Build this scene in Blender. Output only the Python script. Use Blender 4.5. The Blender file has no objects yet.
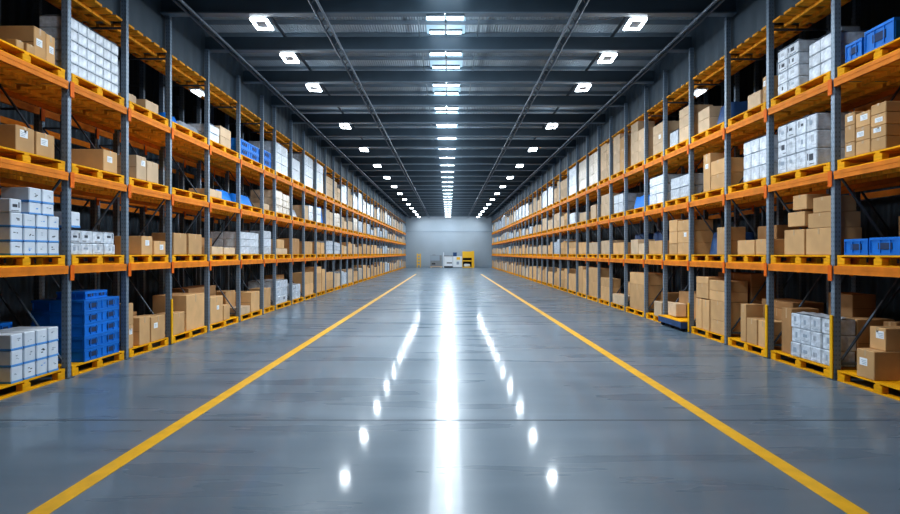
import bpy, math, random
from mathutils import Vector
random.seed(7)
C = bpy.context.scene.collection
H = 2.0          # camera height
F = 600.0        # focal length in pixels of the 900 px wide frame
VX, VY = 448.5, 253.5
XR = 6.1         # rack face on both sides of the aisle
RD = 1.25        # rack depth
YE = 87.0        # end wall

# ------------------------------------------------------------------ materials
def mat(name, col, rough=.6, metal=0., var=.0, nscale=3., bump=0., bscale=40., rnd=0., emis=None, estr=0., spec=.5, stretch=None):
    m = bpy.data.materials.new(name); m.use_nodes = True
    nt = m.node_tree; N = nt.nodes; L = nt.links
    b = N['Principled BSDF']
    b.inputs['Base Color'].default_value = (*col, 1); b.inputs['Roughness'].default_value = rough
    b.inputs['Metallic'].default_value = metal; b.inputs['Specular IOR Level'].default_value = spec
    tc = N.new('ShaderNodeTexCoord'); src = tc.outputs['Object']
    if stretch:
        mp = N.new('ShaderNodeMapping'); mp.inputs['Scale'].default_value = stretch
        L.new(src, mp.inputs['Vector']); src = mp.outputs['Vector']
    last = None
    if var > 0:
        n = N.new('ShaderNodeTexNoise'); n.inputs['Scale'].default_value = nscale; n.inputs['Detail'].default_value = 5
        L.new(src, n.inputs['Vector'])
        r = N.new('ShaderNodeMapRange'); r.inputs['From Min'].default_value = .3; r.inputs['From Max'].default_value = .7
        r.inputs['To Min'].default_value = 1 - var; r.inputs['To Max'].default_value = 1 + var
        L.new(n.outputs['Fac'], r.inputs['Value'])
        h = N.new('ShaderNodeHueSaturation'); h.inputs['Color'].default_value = (*col, 1)
        L.new(r.outputs['Result'], h.inputs['Value']); last = h.outputs['Color']
    if rnd > 0:
        oi = N.new('ShaderNodeObjectInfo')
        r2 = N.new('ShaderNodeMapRange'); r2.inputs['To Min'].default_value = 1 - rnd; r2.inputs['To Max'].default_value = 1 + rnd
        L.new(oi.outputs['Random'], r2.inputs['Value'])
        h2 = N.new('ShaderNodeHueSaturation'); h2.inputs['Color'].default_value = (*col, 1)
        if last: L.new(last, h2.inputs['Color'])
        L.new(r2.outputs['Result'], h2.inputs['Value']); last = h2.outputs['Color']
    if last: L.new(last, b.inputs['Base Color'])
    if bump > 0:
        n2 = N.new('ShaderNodeTexNoise'); n2.inputs['Scale'].default_value = bscale; n2.inputs['Detail'].default_value = 3
        L.new(src, n2.inputs['Vector'])
        bp = N.new('ShaderNodeBump'); bp.inputs['Strength'].default_value = bump; bp.inputs['Distance'].default_value = .02
        L.new(n2.outputs['Fac'], bp.inputs['Height']); L.new(bp.outputs['Normal'], b.inputs['Normal'])
    if emis:
        b.inputs['Emission Color'].default_value = (*emis, 1); b.inputs['Emission Strength'].default_value = estr
    return m

M = {}
M['brown'] = mat('cardboard', (.60, .365, .175), .8, var=.10, nscale=2.5, rnd=.16, spec=.25)
M['dark'] = mat('dark_cardboard', (.42, .235, .105), .8, var=.12, nscale=2.5, rnd=.15, spec=.25)
M['tan'] = mat('pale_cardboard', (.60, .44, .29), .75, var=.10, nscale=3, rnd=.14, spec=.3)
M['tape'] = mat('packing_tape', (.52, .34, .18), .3, var=.05)
M['seam'] = mat('flap_seam', (.16, .085, .035), .9)
M['paper'] = mat('label_paper', (.80, .83, .86), .6, var=.04, nscale=30)
M['ink'] = mat('black_print', (.05, .06, .08), .7)
M['inkgrey'] = mat('grey_print', (.30, .36, .44), .7)
M['blueprint'] = mat('blue_print', (.10, .33, .72), .6)
M['white'] = mat('white_carton_board', (.66, .72, .80), .55, var=.06, nscale=6, rnd=.06)
M['film'] = mat('stretch_wrapped_white', (.58, .63, .70), .26, var=.24, nscale=9, bump=1.0, bscale=11, rnd=.12)
M['filmtan'] = mat('stretch_wrapped_tan', (.58, .48, .37), .3, var=.2, nscale=8, bump=.9, bscale=9, rnd=.10)
M['filmgrey'] = mat('stretch_wrapped_grey', (.34, .38, .44), .3, var=.22, nscale=8, bump=.9, bscale=9, rnd=.10)
M['blue'] = mat('blue_plastic', (.010, .18, .62), .5, var=.10, nscale=4, rnd=.15, spec=.2)
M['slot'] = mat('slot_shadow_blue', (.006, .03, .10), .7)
M['navy'] = mat('navy_sheet', (.015, .06, .17), .55, var=.2, nscale=5, bump=.5, bscale=8)
M['pallet'] = mat('yellow_pallet_wood', (.84, .40, .006), .7, var=.16, nscale=5, rnd=.10, spec=.15, stretch=(1, 1, 4))
M['orange'] = mat('orange_rack_paint', (.74, .225, .018), .6, var=.16, nscale=3, rnd=.05, spec=.15)
M['orange2'] = mat('orange_connector_paint', (.76, .155, .008), .6, var=.08, nscale=8, spec=.15)
M['deck'] = mat('amber_deck_boards', (.95, .42, .035), .7, spec=.2, var=.25, nscale=2.2, stretch=(1, 5, 1))
M['guard'] = mat('yellow_guard_paint', (.85, .46, .010), .6, var=.08, spec=.2)
M['brace'] = mat('grey_brace_steel', (.09, .12, .16), .5, metal=.3, var=.1)
M['fascia'] = mat('slate_cladding', (.060, .085, .112), .55, var=.08, nscale=1.2)
M['cladding'] = mat('dark_navy_cladding', (.022, .034, .048), .6, var=.15, nscale=.8)
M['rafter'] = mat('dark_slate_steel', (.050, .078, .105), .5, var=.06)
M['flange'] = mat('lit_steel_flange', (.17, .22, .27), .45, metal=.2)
M['purlin'] = mat('purlin_steel', (.22, .28, .33), .5, metal=.2)
M['pipe'] = mat('galvanised_conduit', (.24, .29, .33), .4, metal=.5, var=.1)
M['endwall'] = mat('pale_blue_grey_panel', (.33, .39, .45), .6, var=.04, nscale=.6)
M['endtrim'] = mat('grey_trim', (.28, .34, .40), .6)
M['lamp_body'] = mat('lamp_housing', (.10, .13, .16), .4, metal=.5)
M['lamp_reflect'] = mat('lamp_reflector', (.30, .36, .42), .3, metal=.4)
M['led'] = mat('led_diffuser', (.9, .95, 1), .4, emis=(.80, .92, 1.0), estr=5)
M['bay'] = mat('bay_lamp_lens', (.9, .95, 1), .4, emis=(.86, .95, 1.0), estr=14)
M['tube'] = mat('tube_lamp', (.9, .95, 1), .4, emis=(.8, .92, 1), estr=2.2)
M['skylight'] = mat('translucent_roof_strip', (.30, .45, .55), .5, emis=(.36, .52, .62), estr=.5)
M['grey'] = mat('grey_bin_board', (.22, .23, .24), .6, var=.1)
M['cabwhite'] = mat('white_enamel', (.72, .76, .80), .4)
M['yellow'] = mat('yellow_enamel', (.86, .50, .02), .45)
M['black'] = mat('black_interior', (.012, .013, .015), .7)

def upright_material():
    m = mat('perforated_upright_steel', (.20, .26, .33), .42, metal=.2, var=.10, nscale=4)
    nt = m.node_tree; N = nt.nodes; L = nt.links; b = N['Principled BSDF']
    tc = N.new('ShaderNodeTexCoord'); sp = N.new('ShaderNodeSeparateXYZ'); L.new(tc.outputs['Object'], sp.inputs[0])
    def math_(op, a, bb=None):
        n = N.new('ShaderNodeMath'); n.operation = op
        for i, v in enumerate((a, bb)):
            if v is None: continue
            if isinstance(v, (int, float)): n.inputs[i].default_value = v
            else: L.new(v, n.inputs[i])
        return n.outputs[0]
    zf = math_('FRACT', math_('DIVIDE', sp.outputs['Z'], .075))
    zin = math_('LESS_THAN', zf, .42)
    def col(axis):
        return math_('LESS_THAN', math_('ABSOLUTE', math_('SUBTRACT', math_('ABSOLUTE', sp.outputs[axis]), .026)), .009)
    hole = math_('MULTIPLY', zin, math_('MINIMUM', math_('ADD', col('X'), col('Y')), 1.0))
    mx = N.new('ShaderNodeMix'); mx.data_type = 'RGBA'
    L.new(math_('MULTIPLY', hole, .5), mx.inputs['Factor'])
    src = b.inputs['Base Color'].links[0].from_socket
    L.new(src, mx.inputs['A']); mx.inputs['B'].default_value = (.02, .03, .04, 1)
    L.new(mx.outputs['Result'], b.inputs['Base Color'])
    return m
M['upright'] = upright_material()

def floor_material():
    m = bpy.data.materials.new('polished_concrete'); m.use_nodes = True
    nt = m.node_tree; N = nt.nodes; L = nt.links; b = N['Principled BSDF']
    tc = N.new('ShaderNodeTexCoord')
    def noise(scale, detail, st):
        mp = N.new('ShaderNodeMapping'); mp.inputs['Scale'].default_value = st
        n = N.new('ShaderNodeTexNoise'); n.inputs['Scale'].default_value = scale; n.inputs['Detail'].default_value = detail
        n.inputs['Roughness'].default_value = .42
        L.new(tc.outputs['Object'], mp.inputs['Vector']); L.new(mp.outputs['Vector'], n.inputs['Vector']); return n.outputs['Fac']
    big = noise(.5, 4, (.6, 1, 1)); streak = noise(1.1, 5, (.30, 1.9, 1)); fine = noise(9, 4, (.5, 1.6, 1))
    def mr(v, a, bb, lo=.3, hi=.7):
        r = N.new('ShaderNodeMapRange'); r.inputs['From Min'].default_value = lo; r.inputs['From Max'].default_value = hi
        r.inputs['To Min'].default_value = a; r.inputs['To Max'].default_value = bb; L.new(v, r.inputs['Value']); return r.outputs['Result']
    ad = N.new('ShaderNodeMath'); ad.operation = 'ADD'; L.new(big, ad.inputs[0]); L.new(streak, ad.inputs[1])
    hf = N.new('ShaderNodeMath'); hf.operation = 'MULTIPLY'; L.new(ad.outputs[0], hf.inputs[0]); hf.inputs[1].default_value = .5
    cr = N.new('ShaderNodeValToRGB'); L.new(hf.outputs[0], cr.inputs[0])
    cr.color_ramp.elements[0].position = .30; cr.color_ramp.elements[0].color = (.095, .135, .175, 1)
    cr.color_ramp.elements[1].position = .70; cr.color_ramp.elements[1].color = (.170, .225, .280, 1)
    L.new(cr.outputs[0], b.inputs['Base Color'])
    L.new(mr(streak, .25, .33), b.inputs['Roughness'])
    b.inputs['Specular IOR Level'].default_value = .5; b.inputs['Coat Weight'].default_value = .42; b.inputs['Coat IOR'].default_value = 1.45
    L.new(mr(streak, .055, .095), b.inputs['Coat Roughness'])
    bp = N.new('ShaderNodeBump'); bp.inputs['Strength'].default_value = .018; bp.inputs['Distance'].default_value = .02
    L.new(fine, bp.inputs['Height']); L.new(bp.outputs['Normal'], b.inputs['Normal']); L.new(bp.outputs['Normal'], b.inputs['Coat Normal'])
    df = N.new('ShaderNodeBsdfDiffuse'); L.new(cr.outputs[0], df.inputs['Color'])
    mx = N.new('ShaderNodeMixShader'); L.new(mr(big, .52, .66), mx.inputs['Fac'])
    L.new(df.outputs[0], mx.inputs[1]); L.new(b.outputs[0], mx.inputs[2]); L.new(mx.outputs[0], N['Material Output'].inputs['Surface'])
    return m
M['floor'] = floor_material()

def ridged(name, col, axis, pitch, rough, depth, var=.1, stretch=None):
    m = mat(name, col, rough, metal=.25, var=var, nscale=.7, stretch=stretch)
    nt = m.node_tree; N = nt.nodes; L = nt.links
    tc = N.new('ShaderNodeTexCoord'); sp = N.new('ShaderNodeSeparateXYZ'); L.new(tc.outputs['Object'], sp.inputs[0])
    a = N.new('ShaderNodeMath'); a.operation = 'MULTIPLY'; a.inputs[1].default_value = 2 * math.pi / pitch; L.new(sp.outputs[axis], a.inputs[0])
    s = N.new('ShaderNodeMath'); s.operation = 'SINE'; L.new(a.outputs[0], s.inputs[0])
    bp = N.new('ShaderNodeBump'); bp.inputs['Strength'].default_value = 1; bp.inputs['Distance'].default_value = depth
    L.new(s.outputs[0], bp.inputs['Height']); L.new(bp.outputs['Normal'], N['Principled BSDF'].inputs['Normal'])
    return m
M['roof'] = ridged('corrugated_roof_steel', (.40, .47, .53), 'X', .065, .45, .009, .3, (1, .25, 1))
M['cladding'] = ridged('corrugated_dark_cladding', (.055, .080, .105), 'Y', .35, .6, .05)
M['fascia'] = ridged('seamed_slate_cladding', (.055, .080, .105), 'Y', .5, .5, .008, .06)

# ------------------------------------------------------------------ mesh helpers
class MB:
    def __init__(s): s.v = []; s.f = []
    def box(s, x0, x1, y0, y1, z0, z1):
        b = len(s.v)
        s.v += [(x0, y0, z0), (x1, y0, z0), (x1, y1, z0), (x0, y1, z0), (x0, y0, z1), (x1, y0, z1), (x1, y1, z1), (x0, y1, z1)]
        s.f += [tuple(b + i for i in q) for q in ((0, 3, 2, 1), (4, 5, 6, 7), (0, 1, 5, 4), (1, 2, 6, 5), (2, 3, 7, 6), (3, 0, 4, 7))]
        return s
    def cbox(s, x0, x1, y0, y1, z0, z1, c=.012):
        """box with chamfered edges"""
        c = min(c, (x1 - x0) / 3, (y1 - y0) / 3, (z1 - z0) / 3)
        lo = (x0, y0, z0); hi = (x1, y1, z1); idx = {}
        for k in range(8):
            sg = (k & 1, k >> 1 & 1, k >> 2 & 1)
            for a in range(3):
                p = [(hi[i] if sg[i] else lo[i]) if i == a else ((hi[i] - c) if sg[i] else (lo[i] + c)) for i in range(3)]
                idx[k, a] = len(s.v); s.v.append(tuple(p))
        ctr = Vector([(lo[i] + hi[i]) / 2 for i in range(3)])
        def add(ids):
            P = [Vector(s.v[i]) for i in ids]
            n = (P[1] - P[0]).cross(P[2] - P[0]); m = sum(P, Vector()) / len(P)
            s.f.append(tuple(ids) if n.dot(m - ctr) > 0 else tuple(reversed(ids)))
        for a in range(3):
            o = [i for i in range(3) if i != a]
            for d in (0, 1):
                add([idx[(d << a) | (p << o[0]) | (q << o[1]), a] for p, q in ((0, 0), (1, 0), (1, 1), (0, 1))])
            for p in (0, 1):
                for q in (0, 1):
                    k0 = (p << o[0]) | (q << o[1]); k1 = k0 | (1 << a)
                    add([idx[k0, o[0]], idx[k0, o[1]], idx[k1, o[1]], idx[k1, o[0]]])
        for k in range(8): add([idx[k, 0], idx[k, 1], idx[k, 2]])
        return s
    def bar(s, p, q, w, h=None):
        h = h or w; p = Vector(p); q = Vector(q); d = (q - p).normalized()
        u = d.cross(Vector((0, 0, 1)));
        if u.length < 1e-4: u = Vector((1, 0, 0))
        u.normalize(); v = d.cross(u); b = len(s.v)
        for e in (p, q):
            for a, c in ((-1, -1), (1, -1), (1, 1), (-1, 1)): s.v.append(tuple(e + u * a * w / 2 + v * c * h / 2))
        s.f += [tuple(b + i for i in qd) for qd in ((0, 1, 2, 3), (7, 6, 5, 4), (0, 4, 5, 1), (1, 5, 6, 2), (2, 6, 7, 3), (3, 7, 4, 0))]
        return s
    def tube(s, p, q, r, n=8):
        p = Vector(p); q = Vector(q); d = (q - p).normalized(); u = d.orthogonal().normalized(); v = d.cross(u); b = len(s.v)
        for e in (p, q):
            for i in range(n):
                a = 2 * math.pi * i / n; s.v.append(tuple(e + u * math.cos(a) * r + v * math.sin(a) * r))
        for i in range(n): s.f.append((b + i, b + (i + 1) % n, b + n + (i + 1) % n, b + n + i))
        s.f += [tuple(b + i for i in reversed(range(n))), tuple(b + n + i for i in range(n))]
        return s
    def quad(s, *pts):
        b = len(s.v); s.v += list(pts); s.f.append(tuple(range(b, b + len(pts)))); return s
    def mesh(s, name):
        me = bpy.data.meshes.new(name); me.from_pydata(s.v, [], s.f); me.update(); return me

def link(name, me, m, parent=None, loc=(0, 0, 0)):
    o = bpy.data.objects.new(name, me); C.objects.link(o); o.location = loc
    if m is not None and not me.materials: me.materials.append(M[m])
    if parent: o.parent = parent
    return o
def obj(name, mb, m, parent=None, loc=(0, 0, 0)): return link(name, mb.mesh(name), m, parent, loc)
def tag(o, label, cat, group=None):
    o['label'] = label; o['category'] = cat
    if group: o['group'] = group
    return o
def empty(name, loc=(0, 0, 0)):
    o = bpy.data.objects.new(name, None); o.empty_display_size = .2; C.objects.link(o); o.location = loc; return o
def struct(name, mb, m, parent=None, loc=(0, 0, 0)):
    o = obj(name, mb, m, parent, loc)
    if not parent: o['kind'] = 'structure'
    return o
def copy_tree(o, parent=None):
    c = o.copy(); C.objects.link(c)
    if parent: c.parent = parent
    for ch in list(o.children): copy_tree(ch, c)
    return c

ORD = ['', 'first', 'second', 'third', 'fourth', 'fifth', 'sixth', 'seventh', 'eighth', 'ninth', 'tenth', 'eleventh', 'twelfth', 'thirteenth',
       'fourteenth', 'fifteenth', 'sixteenth', 'seventeenth', 'eighteenth', 'nineteenth']
def ordinal(n):
    if n < 20: return ORD[n]
    t, u = divmod(n, 10)
    return {2: 'twentieth', 3: 'thirtieth', 4: 'fortieth', 5: 'fiftieth', 6: 'sixtieth'}[t] if u == 0 else {2: 'twenty', 3: 'thirty', 4: 'forty', 5: 'fifty', 6: 'sixty'}[t] + '-' + ORD[u]
SIDE = {-1: 'left', 1: 'right'}
LVL = ['floor level', 'first shelf', 'second shelf', 'third shelf']

# ------------------------------------------------------------------ room shell
Y0 = -4.0; XW = 9.3; ZR = 7.85
struct('floor', MB().box(-XW, XW, Y0, YE, -.2, 0), 'floor')
struct('trim_1', MB().box(-XW, XW, 7.19, 7.215, .0004, .0022), 'ink')
M['line'] = mat('yellow_floor_paint', (.80, .43, .012), .38, var=.12, nscale=5)
for s in (-1, 1):
    o = struct('floor_marking_' + SIDE[s], MB().box(s * 3.15 - .085, s * 3.15 + .085, 1.0, 58, .0005, .003), 'line')
    struct('wall_' + SIDE[s], MB().box(*sorted((s * XW, s * (XW + .2))), Y0, YE, 0, ZR + .3), 'cladding')
    struct('wall_upper_' + SIDE[s], MB().box(*sorted((s * 6.24, s * 6.34)), Y0, YE, 6.42, ZR), 'fascia')
    struct('baseboard_' + SIDE[s], MB().box(*sorted((s * 4.9, s * XW)), YE - .06, YE, 0, .3), 'endtrim')
ew = struct('wall_end', MB().box(-XW, XW, YE, YE + .2, 0, ZR + .3), 'endwall')
struct('trim_2', MB().box(-6.2, 6.2, YE - .06, YE, 5.12, 5.28), 'endtrim')
struct('baseboard_end', MB().box(-4.9, 4.9, YE - .04, YE, 0, .18), 'endtrim')
struct('wall_near', MB().box(-XW, XW, Y0 - .2, Y0, 0, ZR + .3), 'cladding')
ceil = struct('ceiling', MB().box(-XW, XW, Y0, YE, ZR, ZR + .1), 'roof')
RAFT = [2.2, 5.0, 7.7, 10.4, 13.08, 15.45, 18.3, 21.2]
while RAFT[-1] + 2.75 < YE - 1: RAFT.append(RAFT[-1] + 2.75)
rf = MB().box(-6.24, 6.24, -.06, .06, 7.23, 7.56)
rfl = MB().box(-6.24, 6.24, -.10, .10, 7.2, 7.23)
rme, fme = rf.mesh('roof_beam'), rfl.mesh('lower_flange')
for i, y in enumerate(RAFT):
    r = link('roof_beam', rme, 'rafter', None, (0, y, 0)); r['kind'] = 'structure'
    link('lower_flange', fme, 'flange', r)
    y2 = RAFT[i + 1] if i + 1 < len(RAFT) else YE
    for k in range(3):
        yy = y + (y2 - y) * (k + .5) / 3
        if yy < 40: obj('purlin', MB().box(-6.24, 6.24, -.03, .03, 7.75, 7.848), 'purlin', ceil, (0, yy, 0))
fp = MB()
for y in RAFT:
    if y > 36:
        for k in range(3): fp.box(-6.24, 6.24, y + .4 + .9 * k, y + .46 + .9 * k, 7.75, 7.848)
pf = obj('purlin', fp, 'purlin', ceil); pf['kind'] = 'stuff'
# longitudinal trussed tie lines and sag rods under the roof
for n, x in enumerate((-2.67, 2.67)):
    t = MB().tube((x, Y0, 7.13), (x, YE, 7.13), .03).tube((x + .16 * (1 if x > 0 else -1), Y0, 7.13), (x + .16 * (1 if x > 0 else -1), YE, 7.13), .024)
    y = 4.0
    while y < 50:
        t.bar((x, y, 7.13), (x + .16 * (1 if x > 0 else -1), y + .35, 7.13), .02); y += .5
    o = obj('roof_tie_rail', t, 'brace'); o['kind'] = 'structure'
for x in (-5.45, 5.45):
    o = obj('roof_conduit', MB().tube((x, Y0, 7.15), (x, YE, 7.15), .035).tube((x * 1.025, Y0, 7.15), (x * 1.025, YE, 7.15), .028), 'brace'); o['kind'] = 'structure'
for x in (-4.2, 4.2):
    o = obj('lamp_cable_tray', MB().box(x - .03, x + .03, Y0, YE, 7.56, 7.61), 'rafter'); o['kind'] = 'structure'
sr = MB()
for i in range(3, 16):
    for x in (-.72, .72): sr.bar((x, RAFT[i] + .1, 7.6), (x * 1.02, RAFT[i + 1] - .1, 7.55), .035)
o = obj('roof_sag_rod', sr, 'pipe'); o['kind'] = 'structure'
sk = struct('window_1', MB().box(-.57, .43, Y0, YE, ZR - .03, ZR - .005), 'skylight')
obj('window_mullion', MB().box(-.09, -.05, Y0, YE, ZR - .07, ZR - .035), 'rafter', sk)

# ------------------------------------------------------------------ lamps
def area(name, loc, sx, sy, power, col=(.82, .92, 1), spread=math.pi, rot=(0, 0, 0)):
    l = bpy.data.lights.new(name, 'AREA'); l.shape = 'RECTANGLE'; l.size = sx; l.size_y = sy; l.energy = power; l.color = col; l.spread = spread
    o = bpy.data.objects.new(name, l); C.objects.link(o); o.location = loc; o.rotation_euler = rot; return o

def point(name, loc, power, r, col=(.80, .91, 1)):
    l = bpy.data.lights.new(name, 'POINT'); l.energy = power; l.shadow_soft_size = r; l.color = col
    o = bpy.data.objects.new(name, l); C.objects.link(o); o.location = loc; return o
CENW, BAYW, SPILL, ROOFFILL, WALLW = 70, 74, 9, 48, 18
hous = MB().box(-.2, .2, -.08, .08, .02, .07).mesh('housing'); hous2 = MB().box(-.185, .185, -.07, .07, .0, .02).mesh('diffuser')
led_n = 0
for i, y in enumerate(RAFT):
    if y < 10: continue
    for z, w in ((7.12, 'under'), (7.575, 'above')):
        for x in (-.215, .215):
            t = empty('ceiling_panel_light', (x - .07, y - (.0 if w == 'under' else .28), z))
            k = i - 2
            tag(t, f"small white {SIDE[1 if x > 0 else -1]} panel light of the pair {w} the {ordinal(i - 2)} roof beam", 'ceiling light', 'paired panel lights along the roof centre')
            a = link('housing', hous, 'lamp_body', t); d = link('diffuser', hous2, 'led', t)
            if y > 60 and w == 'above': pass
for i, y in enumerate(RAFT):
    if y > 3:
        area('centre_light', (-.07, y, 7.09), 1.2, 2.6, CENW)
# high-bay lamps in two rows
def lamp_meshes():
    h = MB()
    h.cbox(-.19, .19, -.26, .26, .08, .13, .02)
    for k in range(7): h.box(-.17, .17, -.23 + .07 * k, -.215 + .07 * k, .13, .20)
    b = MB().bar((-.17, 0, .14), (-.10, 0, .30), .03).bar((.17, 0, .14), (.10, 0, .30), .03).box(-.11, .11, -.03, .03, .28, .32).tube((0, 0, .30), (0, 0, .465), .02)
    rim = MB().box(-.19, -.13, -.26, .26, .04, .08).box(.13, .19, -.26, .26, .04, .08).box(-.13, .13, -.26, -.19, .04, .08).box(-.13, .13, .19, .26, .04, .08)
    c = MB().box(-.13, .13, -.19, .19, .055, .08)
    return h.mesh('housing'), b.mesh('bracket'), rim.mesh('glowing_lens'), c.mesh('reflector')
LM = lamp_meshes()
HB = [RAFT[2], RAFT[4], RAFT[5], RAFT[6]] + RAFT[8::2]
for s in (-1, 1):
    k = 0
    for y in HB:
        t = empty('ceiling_lamp', (s * 4.2, y + .42, 7.10)); t.rotation_euler = (math.radians(-4), math.radians(-s * 2), 0)
        if y > 10: k += 1
        tag(t, f"bright rectangular high-bay lamp hung from roof, {ordinal(k) if y > 10 else 'frontmost'} in the {SIDE[s]} row", 'ceiling light', f'high-bay lamps in the {SIDE[s]} row')
        link('housing', LM[0], 'lamp_body', t); link('bracket', LM[1], 'lamp_body', t); link('glowing_lens', LM[2], 'bay', t); link('reflector', LM[3], 'lamp_reflect', t)
        area('bay_light', (s * 4.2, y + .42, 7.08), .34, .46, BAYW, (.86, .94, 1), rot=(0, math.radians(s * 22), 0))
        point('lamp_spill', (s * 4.2, y + .42, 7.40), SPILL, .12)
for i, y in enumerate(RAFT[1:-1]): point('roof_fill', (0, y + .9, 7.0), ROOFFILL, .06)  # added points between the beams to brighten the roof; no lamp hangs there
# lamps over the service aisles behind the racks, glimpsed under the top decks
for s, y, z in ((-1, 15.9, 6.24), (1, 15.9, 6.24)):
    t_ = tag(empty('ceiling_tube_light', (s * 6.62, y, z)), f"small white tube light fixed under the top deck of the {SIDE[s]} rack", 'light fixture')
    obj('housing', MB().box(-.14, .14, -.30, .30, .03, .07), 'cabwhite', t_)
    for q in (-.07, .07): obj('tube', MB().tube((q, -.27, .0), (q, .27, .0), .026, 10), 'tube', t_)
# ------------------------------------------------------------------ racks
UP = {-1: [5.75, 7.67, 9.57, 11.3, 13.07, 15.15, 17.4, 19.6, 21.0, 23.2, 25.2, 27.5],
      1: [5.6, 7.5, 9.44, 11.37, 13.1, 15.06, 16.87, 18.5, 20.6, 22.5, 24.3, 26.3, 28.4]}
for s in (-1, 1):
    UP[s] = [y * 1.009 for y in UP[s]]
    while UP[s][-1] + 2.15 < 86: UP[s].append(UP[s][-1] + 2.15)
DZ = [0, 1.805, 3.30, 4.76]     # deck heights (0 = floor)
TOPZ = 6.36
def build_rack(s, ups, xf, label, near, name='pallet_rack', first_bay=0, goods=True):
    r = tag(empty(name, (s * xf, 0, 0)), label, 'pallet rack')
    X = lambda a: s * a                                   # a measured from the rack face away from the aisle
    def bx(mb, a0, a1, *rest): x0, x1 = sorted((X(a0), X(a1))); mb.box(x0, x1, *rest); return mb
    nb = 0; nd = 0; far_b = MB(); far_d = MB(); far_c = MB()
    um = MB()
    um.box(-.05, .05, -.045, -.035, 0, 7.2).box(-.05, -.04, -.035, .045, 0, 7.2).box(.04, .05, -.035, .045, 0, 7.2).box(-.04, -.015, .035, .045, 0, 7.2).box(.015, .04, .035, .045, 0, 7.2)
    # aisle face closed so that its perforated side shows
    ume = um.mesh('upright'); bpl = MB().box(-.09, .09, -.08, .08, 0, .012).mesh('base_plate')
    for i, y in enumerate(ups):
        for a in (.05, RD - .05):
            u = link('upright', ume, 'upright', r, (X(a), y, 0))
            if y < 26: link('base_plate', bpl, 'brace', u)
        pts = [(X(RD - .1), y, .25), (X(.1), y, .25), (X(RD - .1), y, 1.75), (X(.1), y, 3.25), (X(RD - .1), y, 4.75), (X(.1), y, 4.75)]
        bm = MB()
        for q in pts:
            b_ = len(bm.v); bm.v += [(q[0], q[1] - .02, q[2] - .02), (q[0], q[1] + .02, q[2] - .02), (q[0], q[1] + .02, q[2] + .02), (q[0], q[1] - .02, q[2] + .02)]
            if b_: bm.f += [tuple(b_ - 4 + j for j in (k, (k + 1) % 4)) + tuple(b_ + j for j in ((k + 1) % 4, k)) for k in range(4)]
        obj('frame_rail', MB().bar((X(.1), y, 6.28), (X(RD - .1), y, 6.28), .035), 'brace', r)
        obj('brace_lattice', bm, 'brace', r)
    for i in range(len(ups) - 1):
        ya, yb = ups[i] + .05, ups[i + 1] - .05
        for lv in (1, 2, 3, 4):
            if lv == 4 and label.find('rear') > 0: continue
            zt = DZ[lv] if lv < 4 else TOPZ + .06
            hh = .13 if lv < 4 else .04; D = RD if lv < 4 else .86
            for a0 in ((-.015, D - .035) if lv < 4 else (D - .035,)):
                if i < near:
                    m = MB(); bx(m, a0, a0 + .05, ya, yb, zt - hh, zt - .0); bx(m, a0 - .006, a0, ya, yb, zt - hh * .45, zt - .01)
                    b = obj('beam', m, 'orange', r); nb += 1
                    if lv < 4 and a0 < 0:
                        c = MB(); bx(c, a0 - .016, a0 - .007, ya - .07, ya + .03, zt - .24, zt + .01)
                        obj('connector', c, 'orange2', b)
                else:
                    bx(far_b, a0, a0 + .05, ya, yb, zt - hh, zt)
            if name != 'pallet_rack' or label.find('rear') > 0: continue
            m = MB() if i < near * 1.6 else far_d
            n = 7 if lv < 4 else 5; w = (yb - ya) / n; gp = .03 if lv < 4 else .06
            for k in range(n): bx(m, .04, D - .04, ya + w * k + gp, ya + w * (k + 1) - gp, zt - .05, zt - .008)
            bx(m, D * .33, D * .33 + .06, ya, yb, zt - .11, zt - .05); bx(m, D * .66, D * .66 + .06, ya, yb, zt - .11, zt - .05)
            if m is not far_d: obj('deck', m, 'deck', r); nd += 1
    if far_b.v:
        o = obj('beam', far_b, 'orange', r); o['kind'] = 'stuff'
    if far_d.v:
        o = obj('deck', far_d, 'deck', r); o['kind'] = 'stuff'
    return r
RK = {}
for s in (-1, 1):
    RK[s] = build_rack(s, UP[s], XR, f"long pallet rack with orange beams and grey uprights along the {SIDE[s]} side", 12)
    build_rack(s, [y for y in UP[s] if y < 24], 7.75, f"orange and grey rear rack against the dark cladding behind the {SIDE[s]} rack", 8)
# yellow column guards at the feet of some uprights
def guard(s, i, h, a=-.035):
    y = UP[s][i]
    m = MB(); x0, x1 = sorted((s * a, s * (a + .028))); m.cbox(x0, x1, y - .035, y + .035, .014, h, .008)
    x0, x1 = sorted((s * (a + .028), s * (a + .13))); m.box(x0, x1, y + .046, y + .056, .014, h)
    obj('post_guard', m, 'guard', RK[s])
guard(1, 2, 1.02); guard(1, 3, 1.02); guard(1, 5, .75); guard(-1, 4, 1.0)

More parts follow.
